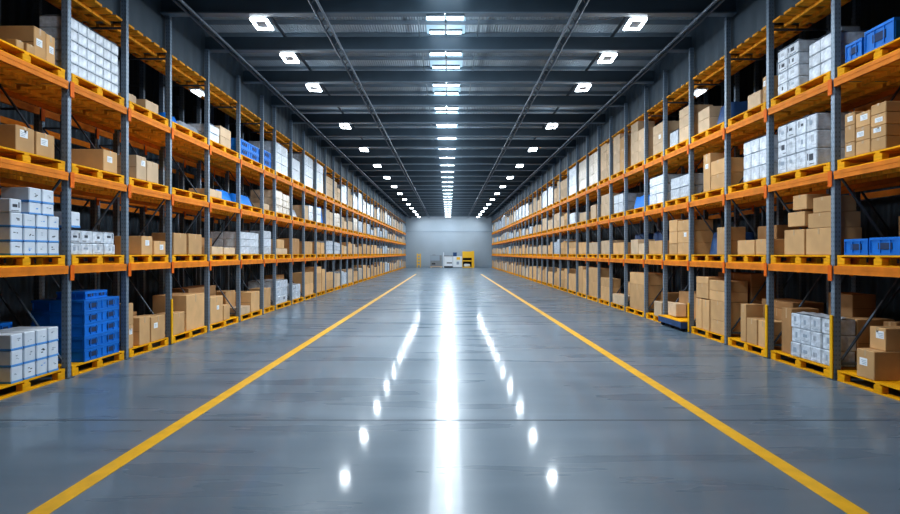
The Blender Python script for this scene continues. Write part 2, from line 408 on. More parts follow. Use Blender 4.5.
# ------------------------------------------------------------------ pallets
PAL = {}
def pallet_meshes(L, W=1.1):
    k = round(L, 2)
    if k in PAL: return PAL[k]
    top = MB(); n = 5; w = W / n
    for j in range(n): top.box(-W / 2 + w * j + .012, -W / 2 + w * (j + 1) - .012, -L / 2, L / 2, .143, .168)
    for yy in (-L / 2, -.05, L / 2 - .1): top.box(-W / 2 + .012, W / 2 - .012, yy, yy + .1, .120, .143)
    block = MB().cbox(-.05, .05, -.085, .085, .022, .120, .006)
    run = MB().box(-.05, .05, -L / 2, L / 2, 0, .022)
    whole = MB()
    whole.v, whole.f = list(top.v), list(top.f)
    for xx in (-W / 2 + .062, 0, W / 2 - .062):
        whole.box(xx - .05, xx + .05, -L / 2, L / 2, 0, .022)
        for yy in (-L / 2 + .085, 0, L / 2 - .085): whole.box(xx - .05, xx + .05, yy - .085, yy + .085, .022, .120)
    PAL[k] = (top.mesh('top_deck'), block.mesh('block'), run.mesh('bottom_runner'), whole.mesh('pallet'))
    return PAL[k]
PH = .168
def pallet(s, lv, bay, y0, y1, label=None, near=True, m='pallet', off=0.0):
    L = y1 - y0; W = 1.1; me = pallet_meshes(L)
    loc = (s * (XR + .0 + W / 2 + off), (y0 + y1) / 2, DZ[lv] + .001)
    lab = label or f"yellow wooden pallet on {'the floor' if lv == 0 else 'the ' + LVL[lv]}, {SIDE[s]} rack, {ordinal(bay)} bay back"
    if near:
        t = tag(empty('pallet', loc), lab, 'pallet', f'yellow pallets in the {SIDE[s]} rack')
        link('top_deck', me[0], m, t)
        for xx in (-W / 2 + .062, 0, W / 2 - .062):
            link('bottom_runner', me[2], m, t, (xx, 0, 0))
            for yy in (-L / 2 + .085, 0, L / 2 - .085): link('block', me[1], m, t, (xx, yy, 0))
    else:
        t = tag(link('pallet', me[3], m, None, loc), lab, 'pallet', f'yellow pallets in the {SIDE[s]} rack')
    return t

# ------------------------------------------------------------------ goods
BOXM = {}
def box_mesh(dx, dy, dz, key, c=.012):
    k = (round(dx, 3), round(dy, 3), round(dz, 3), key)
    if k not in BOXM: BOXM[k] = MB().cbox(-dx / 2, dx / 2, -dy / 2, dy / 2, 0, dz, c).mesh('box')
    return BOXM[k]
ITEMS = []      # every placed item, labelled at the end
LAYOUT = {}     # occupied range per side, level, bay
def bay_of(s, y):
    u = UP[s]
    for i in range(len(u) - 1):
        if u[i] <= y < u[i + 1]: return i
    return len(u) - 2
FIRST = {-1: 1, 1: 1}   # index of the bay cut by the frame edge
def note(o, s, lv, bay, what, y, z, off, cat):
    ITEMS.append(dict(o=o, s=s, lv=lv, bay=bay, what=what, y=y, z=z, off=off, cat=cat))

def detail(o, s, dx, dy, dz, lab, tape=True, near=True):
    e = .002; xf = -s * dx / 2                                  # aisle face in local x
    q = lambda x, ya, yb, za, zb: ((x, ya, za), (x, yb, za), (x, yb, zb), (x, ya, zb))
    if tape:
        # flap seam along the top and tape running over the near end
        t = MB().box(-dx / 2 + .01, dx / 2 - .01, -.022, .022, dz - .001, dz + e)
        x0, x1 = sorted((xf, xf - s * e)); t.box(x0, x1, -.022, .022, dz * .78, dz + e)
        obj('tape', t, 'tape', o)
        sm = MB().box(-dx / 2 + .012, dx / 2 - .012, -dy / 2 - e, -dy / 2, dz * .5 - .004, dz * .5 + .002)
        if dz > .45: obj('fold_line', sm, 'seam', o)
    if lab:
        w = min(.16, dy * .5); h = min(.11, dz * .4)
        yc = random.uniform(-.2, .2) * dy; zc = dz * random.uniform(.5, .72)
        x0, x1 = sorted((xf, xf - s * e))
        p = obj('shipping_label', MB().box(x0, x1, yc - w / 2, yc + w / 2, zc - h / 2, zc + h / 2), 'paper', o)
        k = MB(); x0, x1 = sorted((xf - s * e, xf - s * (e + .001)))
        for j in range(3): k.box(x0, x1, yc - w * .38, yc + w * (.1 + .1 * j), zc - h * .3 + j * h * .22, zc - h * .3 + j * h * .22 + h * .07)
        obj('printed_line', k, 'inkgrey', p)
def carton_marks(o, s, dx, dy, dz, kind):
    e = .002; xf = -s * dx / 2; x0, x1 = sorted((xf, xf - s * e))
    if kind == 'banded':
        obj('blue_band', MB().box(-dx / 2 - .001, dx / 2 + .001, -dy / 2 - .001, dy / 2 + .001, .0, dz * .13), 'blueprint', o)
    k = MB(); yc = random.uniform(-.1, .1) * dy; zc = dz * random.uniform(.45, .6)
    if kind == 'banded':
        for j in range(random.randint(2, 4)):
            a = random.uniform(-.2, .12) * dy; z = zc + random.uniform(-.14, .14) * dz
            k.box(x0, x1, yc + a, yc + a + dy * random.uniform(.06, .2), z, z + dz * random.uniform(.03, .08))
        obj('printed_mark', k, random.choice(['inkgrey', 'blueprint', 'inkgrey', 'ink']), o)
    else:
        a = random.uniform(.08, .26); b = random.uniform(.10, .26)
        k.box(x0, x1, yc - dy * a, yc + dy * a * .8, zc - dz * b * .6, zc + dz * b)
        if random.random() < .6: k.box(x0, x1, yc - dy * .34, yc + dy * random.uniform(.0, .3), zc - dz * .36, zc - dz * .31)
        if random.random() < .5: k.box(x0, x1, yc + dy * .28, yc + dy * .36, zc - dz * .1, zc + dz * .3)
        obj('printed_mark', k, random.choice(['inkgrey', 'inkgrey', 'ink', 'filmgrey']), o)

def place_box(s, lv, bay, y0, y1, z, h, kind='brown', deep=.55, off=.03, lab=False, near=True):
    dy = y1 - y0 - .008; dx = deep; dz = h - .003
    loc = (s * (XR + off + dx / 2), (y0 + y1) / 2, z)
    if kind in ('brown', 'dark', 'tan'):
        o = link('cardboard_box', box_mesh(dx, dy, dz, kind, .008), kind, None, loc)
        if near: detail(o, s, dx, dy, dz, lab)
        size = 'tall ' if dz > .7 * 1.0 and dz > dy * 1.3 else 'flat ' if dz < dy * .45 else ''
        col = {'brown': 'brown', 'dark': 'dark brown', 'tan': 'pale tan'}[kind]
        what = f"{size}{col} {'labelled ' if lab and near else ''}cardboard box"
        cat = 'box'
    else:
        o = link('white_carton', box_mesh(dx, dy, dz, 'white', .012), 'white', None, loc)
        if near: carton_marks(o, s, dx, dy, dz, kind)
        what = 'white carton with blue band' if kind == 'banded' and near else 'white carton'
        cat = 'carton'
    note(o, s, lv, bay, what, (y0 + y1) / 2, z, off, cat)
    return o

def place_crate(s, lv, bay, y0, y1, z, h, deep=.62, off=.03, near=True, slots=2):
    dy = y1 - y0 - .01; dx = deep
    loc = (s * (XR + off + dx / 2), (y0 + y1) / 2, z)
    t = empty('plastic_crate', loc)
    m = MB().cbox(-dx / 2 + .012, dx / 2 - .012, -dy / 2 + .012, dy / 2 - .012, 0, h - .004, .01)
    obj('crate_body', m, 'blue', t)
    rim = MB()
    for a, b in ((h - .045, h - .004), (.0, .03)):
        rim.box(-dx / 2, dx / 2, -dy / 2, -dy / 2 + .02, a, b).box(-dx / 2, dx / 2, dy / 2 - .02, dy / 2, a, b)
        rim.box(-dx / 2, -dx / 2 + .02, -dy / 2 + .02, dy / 2 - .02, a, b).box(dx / 2 - .02, dx / 2, -dy / 2 + .02, dy / 2 - .02, a, b)
    obj('rim', rim, 'blue', t)
    rb = MB(); xf = -s * dx / 2
    n = max(3, int(dy / .16))
    for k in range(n + 1):
        yy = -dy / 2 + .012 + (dy - .024) * k / n
        x0, x1 = sorted((xf, xf + s * .012)); rb.box(x0, x1, yy - .008, yy + .008, .03, h - .045)
    for k in range(4):
        xx = -dx / 2 + .03 + (dx - .06) * k / 3; rb.box(xx - .008, xx + .008, -dy / 2, -dy / 2 + .012, .03, h - .045)
    obj('rib', rb, 'blue', t)
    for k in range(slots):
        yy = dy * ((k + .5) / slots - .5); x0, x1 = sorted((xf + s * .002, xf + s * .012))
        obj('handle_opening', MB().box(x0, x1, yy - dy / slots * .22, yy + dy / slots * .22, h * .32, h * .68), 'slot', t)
    note(t, s, lv, bay, 'blue plastic crate', (y0 + y1) / 2, z, off, 'crate')
    return t

def wrapped(s, lv, bay, y0, y1, z, hs, ncol, film='film', deep=.95, off=.04, parts=True, marks=False, jit=.010, what=None):
    lim = (DZ[lv + 1] - .13 if lv < 3 else TOPZ - .06) - z - .05
    if sum(hs) > lim: hs = [h * lim / sum(hs) for h in hs]
    L = y1 - y0; Ht = sum(hs)
    word = {'film': 'white', 'filmtan': 'tan', 'filmgrey': 'grey'}[film]
    loc = (s * (XR + off + deep / 2), (y0 + y1) / 2, z)
    if parts:
        t = empty('wrapped_load', loc); zz = 0; nd = 2 if deep > .7 else 1
        for h in hs:
            for c in range(ncol):
                for d in range(nd):
                    w = L / ncol; dd = deep / nd
                    sx = random.uniform(0, jit); 
                    me = box_mesh(dd - .004, w - .007, h - .004, film, .014)
                    xx = (-s) * (deep / 2 - dd / 2 - d * dd) + s * sx
                    o = link('carton', me, film, t, (xx, -L / 2 + w * (c + .5), zz))
                    if marks and d == 0: carton_marks(o, s, dd - .006, w - .012, h - .006, 'wrapped')
            zz += h
        # clear film gathered into a rumpled sheet over the top
        tf = MB(); nx, ny = 5, max(4, ncol * 2)
        idx = {}
        for i in range(nx + 1):
            for j in range(ny + 1):
                idx[i, j] = len(tf.v); tf.v.append((-deep / 2 + .01 + (deep - .02) * i / nx, -L / 2 + .01 + (L - .02) * j / ny, Ht + .002 + random.uniform(0, .022)))
        for i in range(nx):
            for j in range(ny): tf.f.append((idx[i, j], idx[i + 1, j], idx[i + 1, j + 1], idx[i, j + 1]))
        obj('film_sheet', tf, film, t)
    else:
        m = MB(); w = L / ncol; zz = 0
        t = link('wrapped_load', MB().cbox(-deep / 2, deep / 2, -L / 2 + .01, L / 2 - .01, 0, Ht - .004, .03).mesh('wrapped_load'), film, None, loc)
    note(t, s, lv, bay, what or f"{word} shrink-wrapped load of cartons", (y0 + y1) / 2, z, off, 'wrapped load')
    return t

def bundle(s, lv, bay, y0, y1, z, h, m='navy', deep=.8, off=.1, what='dark blue sheet-covered bundle'):
    """a low load under a slack sheet"""
    L = y1 - y0; nx, ny = 8, 10; t = MB(); idx = {}
    for i in range(nx + 1):
        for j in range(ny + 1):
            u, v = i / nx * 2 - 1, j / ny * 2 - 1
            e = max(abs(u), abs(v)); zz = h * (1 - max(0, (e - .86) / .14) ** 2) * (.86 + .14 * random.random())
            if e > .999: zz = 0
            idx[i, j] = len(t.v); t.v.append((u * deep / 2 * (1 - .04 * random.random()), v * L / 2 * (1 - .04 * random.random()), zz))
    for i in range(nx):
        for j in range(ny): t.f.append((idx[i, j], idx[i + 1, j], idx[i + 1, j + 1], idx[i, j + 1]))
    o = obj('covered_bundle', t, m, None, (s * (XR + off + deep / 2), (y0 + y1) / 2, z))
    for p in o.data.polygons: p.use_smooth = True
    note(o, s, lv, bay, what, (y0 + y1) / 2, z, off, 'bundle')
    return o

HAND = {}       # (side, level, bay) -> True where the goods are set by hand
def span(s, xa, xb):
    """depth range of a stretch of the rack face measured on the photograph"""
    d = sorted((XR * F / abs(VX - xa), XR * F / abs(VX - xb)))
    b = bay_of(s, sum(d) / 2); u = UP[s]
    lo, hi = u[b] + .06, u[b + 1] - .06
    y0, y1 = max(d[0], lo), min(d[1], hi)
    if y1 - y0 < .12: y1 = min(hi, y0 + .2); y0 = y1 - .2
    HAND[s, -1, b] = True
    return b, y0, y1, d[0] / F
def base(lv): return DZ[lv] + .003 + PH
def B(s, lv, xa, xb, hs, kind='brown', deep=.55, off=.03, up=0, lab=0, inset=0):
    """a column of boxes: pixel extents along the rack face and pixel heights at its near corner; up: height in metres it starts at"""
    b, y0, y1, k = span(s, xa, xb); HAND[s, lv, b] = True
    z = base(lv) + up; lim = (DZ[lv + 1] - .15 if lv < 3 else TOPZ - .06) - z
    if sum(hs) * k > lim: hs = [h * lim / (sum(hs) * k) for h in hs]
    for i, h in enumerate(hs):
        hh = h * k
        place_box(s, lv, b - FIRST[s] + 1, y0 + inset * i, y1 - inset * i, z, hh, kind, deep, off, lab=bool(lab >> i & 1), near=y0 < 24)
        z += hh
    return z - base(lv)
def G(s, lv, xa, xb, ncol, hs, kind='banded', deep=.45, off=.03, up=0):
    b, y0, y1, k = span(s, xa, xb); HAND[s, lv, b] = True; z = base(lv) + up; w = (y1 - y0) / ncol
    for h in hs:
        for c in range(ncol): place_box(s, lv, b - FIRST[s] + 1, y0 + c * w, y0 + (c + 1) * w - .022, z, h * k, kind, deep, off)
        z += h * k
    return z - base(lv)
def K(s, lv, xa, xb, hs, deep=.62, off=.03, up=0, slots=2):
    b, y0, y1, k = span(s, xa, xb); HAND[s, lv, b] = True; z = base(lv) + up
    for h in hs:
        place_crate(s, lv, b - FIRST[s] + 1, y0, y1, z, h * k, deep, off, slots=slots); z += h * k
    return z - base(lv)
def W(s, lv, xa, xb, hs, ncol, film='film', deep=.95, off=.04, up=0, marks=False, jit=.01):
    b, y0, y1, k = span(s, xa, xb); HAND[s, lv, b] = True
    wrapped(s, lv, b - FIRST[s] + 1, y0, y1, base(lv) + up, [h * k for h in hs], ncol, film, deep, off, y0 < 34, marks, jit)
def S(s, lv, xa, xb, h, m='navy', deep=.8, off=.1, what='dark blue sheet-covered bundle', up=0):
    b, y0, y1, k = span(s, xa, xb); HAND[s, lv, b] = True
    bundle(s, lv, b - FIRST[s] + 1, y0, y1, base(lv) + up, h * k, m, deep, off, what)
def none(s, lv, *bays):
    for b in bays: HAND[s, lv, b] = True

# ---- left rack, third shelf
B(-1, 3, 17.5, 25.5, [8], deep=.14, off=.02); B(-1, 3, 28, 37, [9], deep=.16, off=.02); B(-1, 3, 40, 52, [32], deep=.95, off=.09, lab=1); B(-1, 3, 52.2, 61, [30], deep=.7, off=.09, lab=1)
W(-1, 3, 72, 121, [11.4] * 5, 6, deep=.5)
B(-1, 3, 130, 138, [8], kind='tan', deep=.3); B(-1, 3, 147, 160, [10], kind='tan', deep=.4)
S(-1, 3, 173, 184, 10, 'blue', what='bright blue sheet-covered bundle'); S(-1, 3, 187, 205, 9, 'filmgrey', what='pale grey sack bundle')
W(-1, 3, 211, 221, [8, 8], 1, 'film', .6); B(-1, 3, 221.5, 232, [9, 10], kind='tan')
K(-1, 3, 240, 260, [8, 8], slots=2); K(-1, 3, 262.5, 272, [8, 8], slots=1)
W(-1, 3, 274.5, 289, [10, 10, 10], 2); W(-1, 3, 291, 301, [11, 11], 1, 'filmgrey')
W(-1, 3, 303, 314, [11, 11, 10.5], 2)
W(-1, 3, 315.5, 324, [11, 11, 9], 2)
# ---- left rack, second shelf
B(-1, 2, 19, 38, [26], deep=.42, off=.05, lab=1); B(-1, 2, 39.5, 58, [24], deep=.40, off=.05, lab=1)
B(-1, 2, 105, 119, [22], deep=.62, lab=1); B(-1, 2, 72, 84, [13], kind='dark', deep=.45, off=.55)
B(-1, 2, 138, 148, [24], kind='tan', deep=.45, lab=1); B(-1, 2, 148.5, 160, [21], kind='tan', deep=.5)
none(-1, 2, 4)
B(-1, 2, 211, 223, [8], kind='tan'); S(-1, 2, 224.5, 236, 11, 'blue', what='bright blue sheet-covered bundle')
S(-1, 2, 240, 256, 11, 'blue', what='bright blue sheet-covered bundle')
B(-1, 2, 263, 270, [6], kind='tan')
S(-1, 2, 291, 300, 8, 'filmgrey', what='pale grey sack bundle')
B(-1, 2, 304, 309, [14], kind='tan'); W(-1, 2, 310, 314, [8, 7], 1)
W(-1, 2, 317, 322, [8, 7], 1); S(-1, 2, 323, 326.5, 17, 'blue', what='bright blue sheet-covered bundle')
# ---- left rack, first shelf
h1 = G(-1, 1, 12.5, 62, 4, [14.0, 14.6, 14.6], deep=.42)
G(-1, 1, 31, 57, 2, [12.2, 14.8], up=h1, deep=.42)
B(-1, 1, 12, 24, [14], kind='white', up=h1 + .06 - .06, deep=.4)
W(-1, 1, 72, 118, [12, 13.5], 4, deep=.8, marks=True, jit=.03); G(-1, 1, 73, 83, 1, [16], kind='banded', up=.45, deep=.4)
B(-1, 1, 143, 154, [19], deep=.55, lab=1); B(-1, 1, 155.5, 167, [14], deep=.5, lab=1); B(-1, 1, 128, 141, [12], kind='dark', deep=.4, off=.55)
B(-1, 1, 175, 188, [22], deep=.5); B(-1, 1, 190, 203, [21], deep=.5)
B(-1, 1, 213, 224, [8], kind='tan'); B(-1, 1, 225, 236, [7], kind='tan'); B(-1, 1, 213, 234, [18], kind='dark', off=.62, deep=.5)
W(-1, 1, 240, 260, [7.7] * 3, 2); W(-1, 1, 262.5, 272.5, [8] * 3, 1)
B(-1, 1, 276, 288, [6], kind='tan'); B(-1, 1, 278, 285, [9], up=.22)
B(-1, 1, 293, 300, [16], kind='dark')
B(-1, 1, 304, 313, [13], kind='brown')
# ---- left rack, floor
G(-1, 0, 13, 61.5, 4, [16.6, 16.4, 16.2], deep=.62)
K(-1, 0, 34, 62, [13, 14], off=.78, deep=.45, up=.36)
zc = K(-1, 0, 86, 121, [12.4] * 5, deep=.9)
K(-1, 0, 91, 113, [8], up=zc, deep=.5, off=.1)
B(-1, 0, 126.5, 135, [24, 22], deep=.35, lab=1); B(-1, 0, 141, 151.5, [28], deep=.45); B(-1, 0, 152.5, 166.5, [25], deep=.45, lab=1)
B(-1, 0, 136, 165, [30], kind='dark', off=.6, deep=.45)
B(-1, 0, 174.5, 186, [22], deep=.4); B(-1, 0, 188.5, 206.5, [36], deep=.8, off=.05)
B(-1, 0, 211.5, 224, [27], deep=.5, lab=1); B(-1, 0, 225, 231, [15], deep=.4); B(-1, 0, 211, 236, [26, 10], kind='dark', off=.58, deep=.5)
B(-1, 0, 241, 251, [8], kind='tan', deep=.35); B(-1, 0, 252, 260.5, [20], deep=.6); B(-1, 0, 241, 250, [24], kind='brown', off=.45, deep=.6)
B(-1, 0, 263.5, 271.5, [20], deep=.5)
W(-1, 0, 275, 289, [8, 8, 8], 2, marks=True, jit=.03)
W(-1, 0, 291, 301.5, [7, 8], 2, marks=True, deep=.6); B(-1, 0, 291.5, 301, [25], off=.70, deep=.40, kind='dark'); 
B(-1, 0, 303.5, 314, [12, 12])
B(-1, 0, 316.5, 322, [9, 10, 7]); B(-1, 0, 322.5, 326.5, [22])

# ---- right rack, third shelf
K(1, 3, 843, 860, [19], slots=1, deep=.8); K(1, 3, 862, 892, [24], slots=1, deep=.8)
W(1, 3, 775, 796, [11, 12, 12, 12], 2, deep=.55, marks=True); W(1, 3, 806, 831, [13, 13, 13], 2, 'film', deep=.62); W(1, 3, 776, 800, [17, 17, 17, 8], 1, 'filmgrey', deep=.35, off=.7)
B(1, 3, 746, 759, [15], kind='tan', deep=.35); B(1, 3, 761, 768, [12, 14], kind='brown', deep=.45, lab=2)
B(1, 3, 697, 708, [12, 11], kind='tan'); S(1, 3, 710, 724, 22, 'navy')
B(1, 3, 678, 689, [14, 11, 9], kind='tan', deep=.6); W(1, 3, 668, 676, [15], 1, 'filmgrey')
B(1, 3, 652, 663, [10, 10, 10], kind='tan', deep=.6, lab=2)
B(1, 3, 630, 637, [12, 11, 11, 9], kind='tan'); B(1, 3, 637.3, 644.5, [11, 12, 10], kind='tan')
B(1, 3, 612.5, 619, [10, 11, 10, 9], kind='tan'); B(1, 3, 619.3, 625, [11, 11, 12], kind='brown')
B(1, 3, 600, 606, [10, 10, 10, 9], kind='tan'); B(1, 3, 606.2, 610.5, [12, 12, 10], kind='tan')
W(1, 3, 588, 597.5, [12, 12, 12], 2, 'filmtan'); W(1, 3, 578, 586, [12, 12, 11], 2, 'filmtan'); W(1, 3, 568, 576, [12, 12, 11], 2, 'film')
B(1, 3, 557, 566, [10, 9], kind='tan')
# ---- right rack, second shelf
B(1, 2, 842.5, 853, [15, 17, 13], deep=.45, lab=5); B(1, 2, 853.5, 868, [14, 14, 15], deep=.5, lab=6); B(1, 2, 868.5, 884, [13, 12, 12, 11], deep=.75, lab=6)
W(1, 2, 775, 814, [18, 18, 17], 4, deep=.7, marks=True)
W(1, 2, 741, 768, [14, 15, 14], 3, deep=.6, marks=False)
B(1, 2, 702, 709, [38], deep=.4, lab=1); B(1, 2, 709.5, 724.5, [15, 15], deep=.5, lab=0)
W(1, 2, 669, 688, [11, 12], 2, 'filmgrey'); W(1, 2, 648, 662.5, [10, 9, 9], 2)
S(1, 2, 629, 643, 14, 'blue', what='bright blue sheet-covered bundle')
W(1, 2, 612.5, 622, [10, 9], 2, 'filmgrey'); B(1, 2, 600.5, 609.5, [12, 10], kind='tan')
B(1, 2, 590, 595, [14], kind='tan'); B(1, 2, 579, 585.5, [9], kind='tan'); W(1, 2, 568.5, 574, [11], 1)
# ---- right rack, first shelf
K(1, 1, 842, 866, [17], slots=1, deep=.75); K(1, 1, 867, 899, [19], slots=1, deep=.75)
B(1, 1, 843, 862, [26, 15], kind='dark', off=.85, deep=.36)
z1 = B(1, 1, 804, 831, [28], deep=.48); B(1, 1, 782.5, 802.5, [26], deep=.5)
z2 = B(1, 1, 806, 831, [16], up=z1, deep=.46); z3 = B(1, 1, 786, 803, [15], up=.50, deep=.45)
B(1, 1, 811, 830, [16], up=z2, deep=.4); B(1, 1, 791, 805, [15], up=.79, deep=.4)
B(1, 1, 736, 753, [15], deep=.4); B(1, 1, 754, 767, [16], deep=.4); B(1, 1, 734, 752, [30], kind='dark', off=.5, deep=.6)
B(1, 1, 715.5, 725.5, [28], deep=.45); S(1, 1, 695, 713, 24, 'navy', off=.3)
B(1, 1, 668, 676, [11, 12, 12], deep=.6); B(1, 1, 676.4, 688.5, [12, 12, 11], deep=.6, lab=2)
B(1, 1, 648, 661, [14], kind='brown'); S(1, 1, 649, 661, 26, 'navy', off=.72, deep=.45)
B(1, 1, 630, 637, [15], kind='tan'); B(1, 1, 637.5, 644, [11], kind='tan'); S(1, 1, 629, 643, 25, 'navy', off=.72, deep=.45)
B(1, 1, 612.5, 623, [12], kind='brown'); S(1, 1, 613, 623, 22, 'navy', off=.72, deep=.45)
B(1, 1, 600.5, 609.5, [14], kind='tan')
B(1, 1, 588.5, 597, [12], kind='tan'); B(1, 1, 578, 586, [12], kind='brown')
# ---- right rack, floor
zq = B(1, 0, 855, 873, [29], deep=.62, off=.02, lab=1); B(1, 0, 856, 872, [23], up=zq, deep=.44, off=.20, lab=1); B(1, 0, 875, 899, [22], deep=.5, off=.45)
B(1, 0, 840.5, 853, [52], kind='dark', off=.66, deep=.45)
B(1, 0, 815, 829, [48], kind='brown', off=.46, deep=.6); W(1, 0, 788, 829, [16, 16, 16], 4, deep=.38, marks=True, jit=.03)
B(1, 0, 776, 786, [46], kind='dark', deep=.5, off=.1); B(1, 0, 790, 812, [40, 28], kind='dark', off=.68, deep=.4)
B(1, 0, 739, 744.5, [38], deep=.35); B(1, 0, 745, 755.5, [26], deep=.4); B(1, 0, 756.5, 767.5, [27], deep=.42)
B(1, 0, 737, 766, [38, 8], kind='dark', off=.52, deep=.6)
B(1, 0, 694.5, 700.5, [30], deep=.4); B(1, 0, 701, 708, [31], deep=.5); zz = B(1, 0, 709, 724.5, [14, 20], deep=.5)
B(1, 0, 695, 707, [15, 7], up=.75, deep=.5, kind='brown'); B(1, 0, 708, 724.3, [10, 11], up=zz, deep=.5, kind='brown')
B(1, 0, 694, 724, [36, 26], kind='dark', off=.6, deep=.55)
B(1, 0, 654, 661.5, [15], kind='tan', deep=.4, off=.0)
B(1, 0, 668, 688, [26], kind='dark', off=.3, deep=.6, up=.13); B(1, 0, 668, 676, [13], kind='tan', deep=.28, off=.0, up=.13)
B(1, 0, 629, 645, [27, 12], deep=.7)
B(1, 0, 648, 653, [22], kind='dark', off=.4, deep=.5)
B(1, 0, 612.5, 624, [10], kind='tan', deep=.35, off=.0); B(1, 0, 612.5, 619, [22], kind='brown', deep=.5, off=.45)
B(1, 0, 600, 609.5, [14, 9], deep=.4); 
B(1, 0, 588, 597.5, [15, 15]); B(1, 0, 577.8, 582, [27]); B(1, 0, 582.3, 586.5, [16, 9])
B(1, 0, 568, 575.5, [17])

# ---- the rest of both racks, bay after bay to the end wall
rg = random.Random(21)
def fill(s, lv, b):
    u = UP[s]; y0, y1 = u[b] + .12, u[b + 1] - .12; bay = b - FIRST[s] + 1; z = base(lv)
    far = y0 > 40
    r = rg.random(); L = y1 - y0
    white = {3: .66, 2: .42, 1: .30, 0: .30}[lv]
    if s > 0 and lv < 2: white = .12
    if r < white:
        hh = {3: rg.uniform(.95, 1.3), 2: rg.uniform(.5, .95), 1: rg.uniform(.5, .8), 0: rg.uniform(.75, 1.1)}[lv]
        film = rg.choice(['film', 'film', 'film', 'filmtan'] if s < 0 else ['film', 'film', 'filmtan'])
        n = 1 if far and rg.random() < .5 else 2
        w = L / n
        for k in range(n):
            h = hh * rg.uniform(.85, 1.05); h = min(h, 1.36)
            wrapped(s, lv, bay, y0 + k * w, y0 + (k + 1) * w - .06, z, [h / 3] * 3, 2, film, .9, .04, y0 < 34)
    else:
        n = rg.choice((1, 2)) if far else rg.choice((1, 2, 2, 3))
        w = L / n
        for k in range(n):
            kind = rg.choice({3: ('tan', 'tan', 'tan'), 2: ('tan', 'tan', 'brown'), 1: ('brown', 'brown', 'tan'), 0: ('brown', 'brown', 'tan')}[lv])
            hh = {3: rg.uniform(.7, 1.15), 2: rg.uniform(.4, .8), 1: rg.uniform(.45, .75), 0: rg.uniform(.65, 1.05)}[lv]
            m = 1 if hh < .55 or far else 3 if lv == 3 and y0 < 42 else 2
            a = y0 + k * w + rg.uniform(0, .06); c = y0 + (k + 1) * w - rg.uniform(.02, .10); zz = z
            for j in range(m):
                place_box(s, lv, bay, a, c, zz, hh / m, kind, rg.uniform(.55, .85), .04, near=False); zz += hh / m
            if rg.random() < .04 and not far: bundle(s, lv, bay, a, c, z, hh + .2, 'navy', .3, .92)
for s in (-1, 1):
    nb = len(UP[s]) - 1
    for b in range(FIRST[s], nb):
        y0, y1 = UP[s][b] + .09, UP[s][b + 1] - .09
        for lv in range(4):
            if s > 0 and lv == 0 and b == bay_of(1, 16): continue
            pallet(s, lv, b - FIRST[s] + 1, y0, y1, near=(y0 < 19))
            if not HAND.get((s, lv, b)): fill(s, lv, b)

# the dark blue wheeled dolly with a yellow deck in the right-hand row
b = bay_of(1, 16); y0, y1 = UP[1][b] + .1, UP[1][b + 1] - .08
d = tag(empty('platform_dolly', (XR + .42, (y0 + y1) / 2, 0)), 'low dark blue wheeled dolly with a yellow wooden deck, fifth bay of right rack', 'dolly')
L = y1 - y0
fr = MB().box(-.6, .5, -L / 2, -L / 2 + .06, .08, .25).box(-.6, .5, L / 2 - .06, L / 2, .08, .25).box(-.6, -.54, -L / 2 + .06, L / 2 - .06, .10, .25).box(.44, .5, -L / 2 + .06, L / 2 - .06, .10, .25).box(-.54, .44, -.03, .03, .10, .25)
obj('dolly_frame', fr, 'navy', d)
dk = MB()
for k in range(6): dk.box(-.6 + k * .184, -.6 + k * .184 + .165, -L / 2, L / 2, .25, .275)
obj('wooden_deck', dk, 'pallet', d)
for xx in (-.5, .4):
    for yy in (-L / 2 + .12, 0, L / 2 - .12): obj('wheel', MB().tube((xx, yy - .025, .06), (xx, yy + .025, .06), .06, 14), 'black', d)

# ------------------------------------------------------------------ past 300 boxes: the smallest in the picture become one object
bx = [i for i in ITEMS if i['o'].name.startswith('cardboard_box')]
def seen(i):
    d = i['o'].dimensions; y = max(i['y'], 1); v = i['o'].data.vertices
    hy = max(q.co.y for q in v) * 2; hz = max(q.co.z for q in v); hx = max(q.co.x for q in v) * 2
    return (hy * XR / y + hx) * hz / y ** 2 * (.35 if i['off'] > .4 else 1)
bx.sort(key=seen, reverse=True)
rest = bx[300:]
if rest:
    m = MB(); mats = ['brown', 'dark', 'tan']; mi = []
    for i in rest:
        o = i['o']; b0 = len(m.v); m.v += [tuple(q.co + o.location) for q in o.data.vertices]
        for pl in o.data.polygons:
            m.f.append(tuple(b0 + q for q in pl.vertices)); mi.append(mats.index([k for k in mats if M[k] == o.data.materials[0]][0]))
        for ch in list(o.children): 
            for g in list(ch.children): bpy.data.objects.remove(g)
            bpy.data.objects.remove(ch)
        bpy.data.objects.remove(o)
    me = m.mesh('distant_cardboard_box')
    for k in mats: me.materials.append(M[k])
    me.polygons.foreach_set('material_index', mi)
    o = link('distant_cardboard_box', me, None); o['kind'] = 'stuff'; o['label'] = 'small far cardboard boxes stacked deep along both racks'; o['category'] = 'boxes'
    gone = set(id(i) for i in rest); ITEMS[:] = [i for i in ITEMS if id(i) not in gone]
